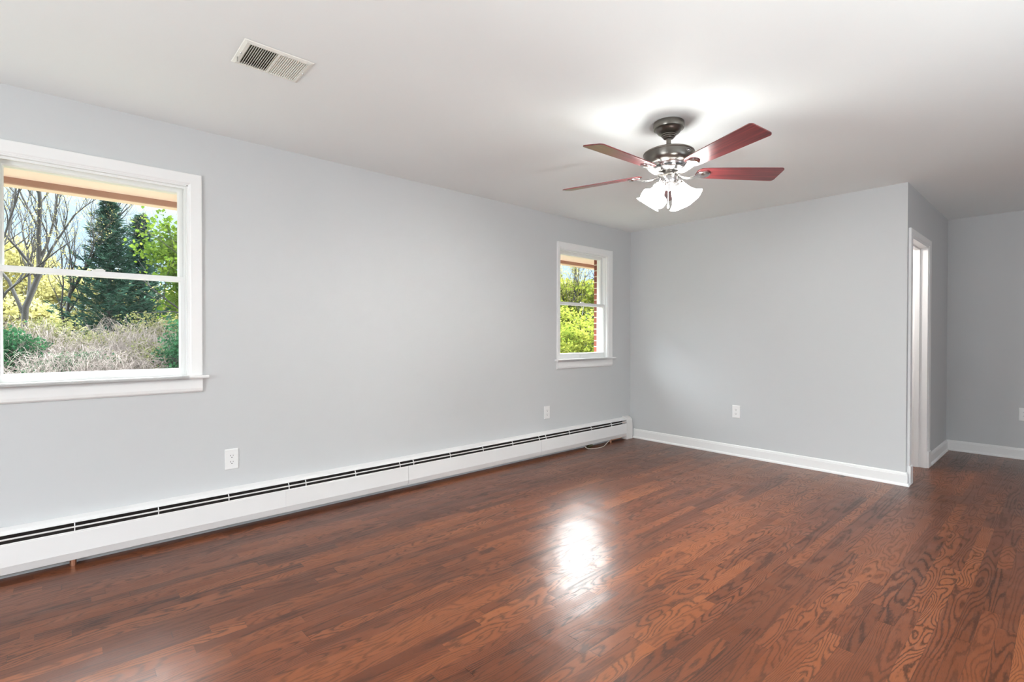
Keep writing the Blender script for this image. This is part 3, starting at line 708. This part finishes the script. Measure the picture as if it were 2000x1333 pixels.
def branch_system(base, height, r0, levels=4, lean=(0, 0, 0), nkids=(5, 6, 5, 4), up=.35, spread=.9, ratio=.55, trunk_free=.3):
    lines = []; tips = []
    def grow(p0, d, L, r, lev, frac0):
        m = 7; p = [np.array(p0, float)]; dd = np.array(d, float)
        for i in range(m):
            dd = dd+rng.normal(size=3)*.13+np.array([0, 0, up*.12 if lev else 0]); dd /= np.linalg.norm(dd)
            p.append(p[-1]+dd*L/m)
        p = np.array(p); rad = r*np.linspace(1, .28, m+1); lines.append((p, rad))
        if lev >= levels-1:
            tips.extend(p[3:]); return
        for k in range(nkids[lev]):
            f = frac0+(1-frac0)*(k+rng.random())/nkids[lev]; i = min(m-1, int(f*m)); q = p[i]+(p[i+1]-p[i])*(f*m-i)
            t = p[i+1]-p[i]; t /= np.linalg.norm(t); s = rng.normal(size=3); s -= t*s.dot(t); s /= np.linalg.norm(s)
            nd = t*(1-.5*spread)+s*spread+np.array([0, 0, up]); nd /= np.linalg.norm(nd)
            grow(q, nd, L*ratio*(1.15-.5*f)*(.8+.4*rng.random()), rad[i]*.6, lev+1, .2)
    grow(base, np.array([0, 0, 1])+np.array(lean), height, r0, 0, trunk_free)
    return lines, np.array(tips)
def blob(n, c, r, clumps=30, clump_r=.28, hollow=.5):
    """clustered points in an ellipsoid shell: clumps of leaves with gaps"""
    c = np.array(c); r = np.array(r); d = rng.normal(size=(clumps, 3)); d /= np.linalg.norm(d, axis=1)[:, None]
    cc = d*(hollow+(1-hollow)*rng.random((clumps, 1))**.6)
    i = rng.integers(0, clumps, n); off = rng.normal(size=(n, 3))*clump_r*np.array([1, 1, .6])
    return c+(cc[i]+off)*r

def broad_tree(name, x, y, h, crown_c, crown_r, mat, label, n=9000, size=.12, r0=.12, clumps=60, cat='tree', group=None, clump_r=.16, levels=3, flat=0., hollow=.45):
    o = empty(name, (x, y, GZ), label, cat, group)
    ln, tips = branch_system((x, y, GZ), h, r0, levels, nkids=(8, 6, 5, 4), trunk_free=.2)
    V, Fc = tubes_np(ln, 5); mesh_np('trunk', V, Fc, M_bark, o, (x, y, GZ))
    C = blob(n, crown_c, crown_r, clumps, clump_r, hollow)
    V, Fc = leaves(C, size, .75, flat=flat); mesh_np('foliage', V, Fc, mat, o, (x, y, GZ))
    return o
def bare_tree(x, y, h, r0, label, lean=(0, 0, 0), n_leaf=2500, kids=(12, 8, 6, 4), trunk_free=.22, size=.05, group='bare branching trees'):
    o = empty('bare_tree', (x, y, GZ), label, 'tree', group)
    ln, tips = branch_system((x, y, GZ), h, r0, 4, lean, kids, up=.7, spread=.62, ratio=.46, trunk_free=trunk_free)
    ln = [(p, r*.72) for p, r in ln]; V, Fc = tubes_np(ln, 4); mesh_np('trunk', V, Fc, M_bark, o, (x, y, GZ))
    C = tips[rng.integers(0, len(tips), n_leaf)]+rng.normal(size=(n_leaf, 3))*.08
    V, Fc = leaves(C, size, .6); mesh_np('foliage', V, Fc, M_leaf_yellow, o, (x, y, GZ))
    return o
def conifer(x, y, h, rad, label):
    o = empty('conifer_tree', (x, y, GZ), label, 'tree', 'tall conifers behind the brambles')
    lines = [(np.array([[x, y, GZ+h*t] for t in np.linspace(0, 1, 12)]), .16*np.linspace(1, .1, 12))]; Cs = []; Ds = []
    nb = 230
    for i in range(nb):
        t = .06+.93*(i/nb); a = i*2.39996+rng.normal()*.25; L = rad*(1-t)**.95*(.5+.7*rng.random())+.15
        zb = GZ+h*t; droop = -.25+.75*t
        s = np.linspace(0, 1, 8)
        px = x+np.cos(a)*L*s; py = y+np.sin(a)*L*s; pz = zb+L*(droop*s+.42*s**2)-.05
        p = np.stack([px, py, pz], 1); lines.append((p, .022*(1-t*.6)*np.linspace(1, .15, 8)))
        m = int(30+95*(L/rad)); q = rng.random(m)**.75; idx = np.minimum(6, (q*7).astype(int)); base = p[idx]+(p[idx+1]-p[idx])*(q*7-idx)[:, None]
        side = np.array([-np.sin(a), np.cos(a), 0]); w = (rng.normal(size=m)*.30*L*(1-q*.75)*.55)
        base = base+side*w[:, None]+rng.normal(size=(m, 3))*[.03, .03, .05]+np.array([0, 0, -.02])*abs(w)[:, None]
        dr = np.stack([np.cos(a)*np.ones(m)+side[0]*np.sign(w)*.7, np.sin(a)*np.ones(m)+side[1]*np.sign(w)*.7, np.full(m, .35)], 1)
        Cs.append(base); Ds.append(dr)
    V, Fc = tubes_np(lines, 4); mesh_np('trunk', V, Fc, M_bark, o, (x, y, GZ))
    C = np.concatenate(Cs); V, Fc = leaves(C, .27, .17, np.concatenate(Ds)); mesh_np('foliage', V, Fc, M_needle, o, (x, y, GZ))
    return o
conifer(-27.2, 1.64, 8.3, 2.7, 'tallest dark blue green conifer seen in the middle of the large window')
conifer(-28.0, 2.95, 7.9, 2.4, 'dark conifer just right of and behind the tallest conifer')
bare_tree(-24.0, -1.25, 10.0, .19, 'bare branching tree with thick trunk at the left of the large window', (.0, .04, 0), 5000)
bare_tree(-27.5, -.05, 8.6, .13, 'slimmer bare tree between the thick trunked tree and the conifers', (0, .05, 0), 3500)
bare_tree(-20.5, -2.2, 9.5, .12, 'bare tree at the far left edge of the large window', (0, .10, 0), 3000)
broad_tree('leafy_tree', -15.8, 4.1, 5.2, (-15.8, 3.9, 4.0), (1.9, 1.75, 2.3), M_leaf_maple, 'green leafy tree filling the right side of the large window', 16000, .13, .10, 90)
broad_tree('maple_tree', -5.2, 10.4, 2.3, (-5.2, 10.3, 1.05), (1.9, 2.2, 1.05), M_leaf_bright, 'bright yellow green maple outside the small window', 15000, .085, .06, 120, clump_r=.10, flat=.75, hollow=.2)
# far wood of young yellow-green trees
k = 0
for (x, y, zc, r) in [(-44, -8.8, 3.4, 3.0), (-46, -3.6, 4.9, 3.3), (-52, 1.6, 4.0, 3.0), (-46, 5.6, 2.4, 2.6), (-45, 11.0, 3.2, 3.0), (-43, 16.5, 3.4, 3.2), (-38, 22.5, 3.6, 3.4), (-38, -2.0, 1.4, 2.0),
                      (-24, 21.5, 2.4, 2.8), (-20, 24.5, 2.8, 2.9), (-17, 27.0, 2.5, 2.8), (-26, 27, 3.0, 3.0)]:
    small = x > -30
    broad_tree('young_tree', x, y, zc+r*.9-GZ, (x, y, zc), (r, r*1.05, r*1.0), M_leaf_yellow if not small else M_leaf_bright,
               'yellow green young tree in the distant wood beyond the large window' if not small else 'yellow green young tree in the distance beyond the small window',
               9000, .24, .14, 60, group='distant wood beyond the large window' if not small else 'distant wood beyond the small window')
for (x, y, h) in [(-22, 26.5, 8.0), (-18.5, 23.5, 7.5), (-25, 24.0, 8.5)]:
    bare_tree(x, y, h, .09, 'pale bare tree rising beyond the small window', n_leaf=5000, kids=(16, 9, 6, 4), size=.08, group='bare trees beyond the small window')

def bramble(x, y, rx, ry, top, label, n=620, rad=.006):
    c = np.array([x, y, GZ]); lines = []
    for i in range(n):
        a = rng.random()*2*PI; rr_ = math.sqrt(rng.random()); p0 = c+np.array([rx*rr_*math.cos(a), ry*rr_*math.sin(a), 0])
        hgt = (top-GZ)*math.sqrt(max(.05, 1-.8*rr_**2))*(.55+.5*rng.random()); b = rng.random()*2*PI; reach = .4+.9*rng.random()
        s = np.linspace(0, 1, 10); wob = rng.normal(size=(10, 3)).cumsum(0)*.035
        p = p0+np.stack([np.cos(b)*reach*s, np.sin(b)*reach*s, hgt*(np.sin(s*PI*.72)/1.0)], 1)+wob
        p[:, 2] = np.maximum(p[:, 2], GZ+.02); lines.append((p, rad*np.linspace(1.2, .35, 10)))
        for q in range(3):
            i0 = rng.integers(3, 9); d = rng.normal(size=3); d /= np.linalg.norm(d); ss = np.linspace(0, 1, 5)[:, None]
            lines.append((p[i0]+d*ss*(.2+.25*rng.random())+rng.normal(size=(5, 3))*.02, rad*.55*np.linspace(1, .4, 5)))
    V, Fc = tubes_np(lines, 3)
    o = mesh_np('bramble_thicket', V, Fc, M_cane, None, (x, y, GZ)); o.location = (x, y, GZ)
    return tag(o, label, 'brambles', None, 'stuff')
bramble(-15.2, 1.6, 1.0, 1.3, 1.75, 'pale dry bramble tangle outside the large window, the central mound')
bramble(-13.2, .4, .8, 1.6, .95, 'low dry bramble canes in front, at the foot of the large window view', 560)
bramble(-14.2, 2.6, .9, 1.0, 1.25, 'dry bramble tangle at the right of the large window view', 460)
bramble(-16.0, -.7, .8, .8, 1.75, 'greyish bramble mound at the left of the large window view', 430)
def bush(name, x, y, c, r, mat, label, n, size, clumps=40):
    o = empty(name, (x, y, GZ), label, 'bush', 'bushes among the brambles')
    ln = []
    for i in range(26):
        a = rng.random()*2*PI; s = np.linspace(0, 1, 7)[:, None]; tip = np.array(c)+np.array(r)*.8*np.array([math.cos(a), math.sin(a), rng.random()])
        ln.append((np.array([x, y, GZ])*(1-s)+tip*s+rng.normal(size=(7, 3))*.03, .014*np.linspace(1, .3, 7)))
    V, Fc = tubes_np(ln, 4); mesh_np('stems', V, Fc, M_bark, o, (x, y, GZ))
    V, Fc = leaves(blob(n, c, r, clumps, .2, .3), size, .8); mesh_np('foliage', V, Fc, mat, o, (x, y, GZ))
bush('ivy_bush', -15.2, -1.15, (-15.2, -1.15, .55), (.9, .75, .95), M_leaf_dark, 'dark green bush at the lower left of the large window view', 6000, .08)
bush('leafy_shrub', -14.0, .3, (-14.0, .25, .25), (.8, .9, .55), M_leaf_dark, 'green shrub among dry canes below the conifers', 5000, .07)
bush('leafy_shrub', -14.6, 1.7, (-14.5, 1.8, .35), (.9, .8, .7), M_leaf_olive, 'olive leafy shrub grown through the central bramble mound', 4500, .06)
bush('leafy_shrub', -17.5, 2.7, (-17.5, 2.6, .8), (1.2, 1.6, 1.1), M_leaf_olive, 'olive green shrub behind the brambles at the right', 7000, .08)
bush('leafy_shrub', -17.8, -.2, (-17.8, -.1, .7), (1.2, 1.5, 1.1), M_leaf_olive, 'olive green shrub behind the brambles at the left', 7000, .08)
bush('leafy_shrub', -13.0, 2.45, (-13.0, 2.5, .7), (.6, .55, .9), M_leaf_dark, 'green shrub at the lower right corner of the large window view', 4000, .07)
bush('leafy_shrub', -3.9, 7.6, (-3.9, 7.8, -.05), (1.0, 1.1, .55), M_leaf_dark, 'dark green shrub under the maple outside the small window', 5000, .06)
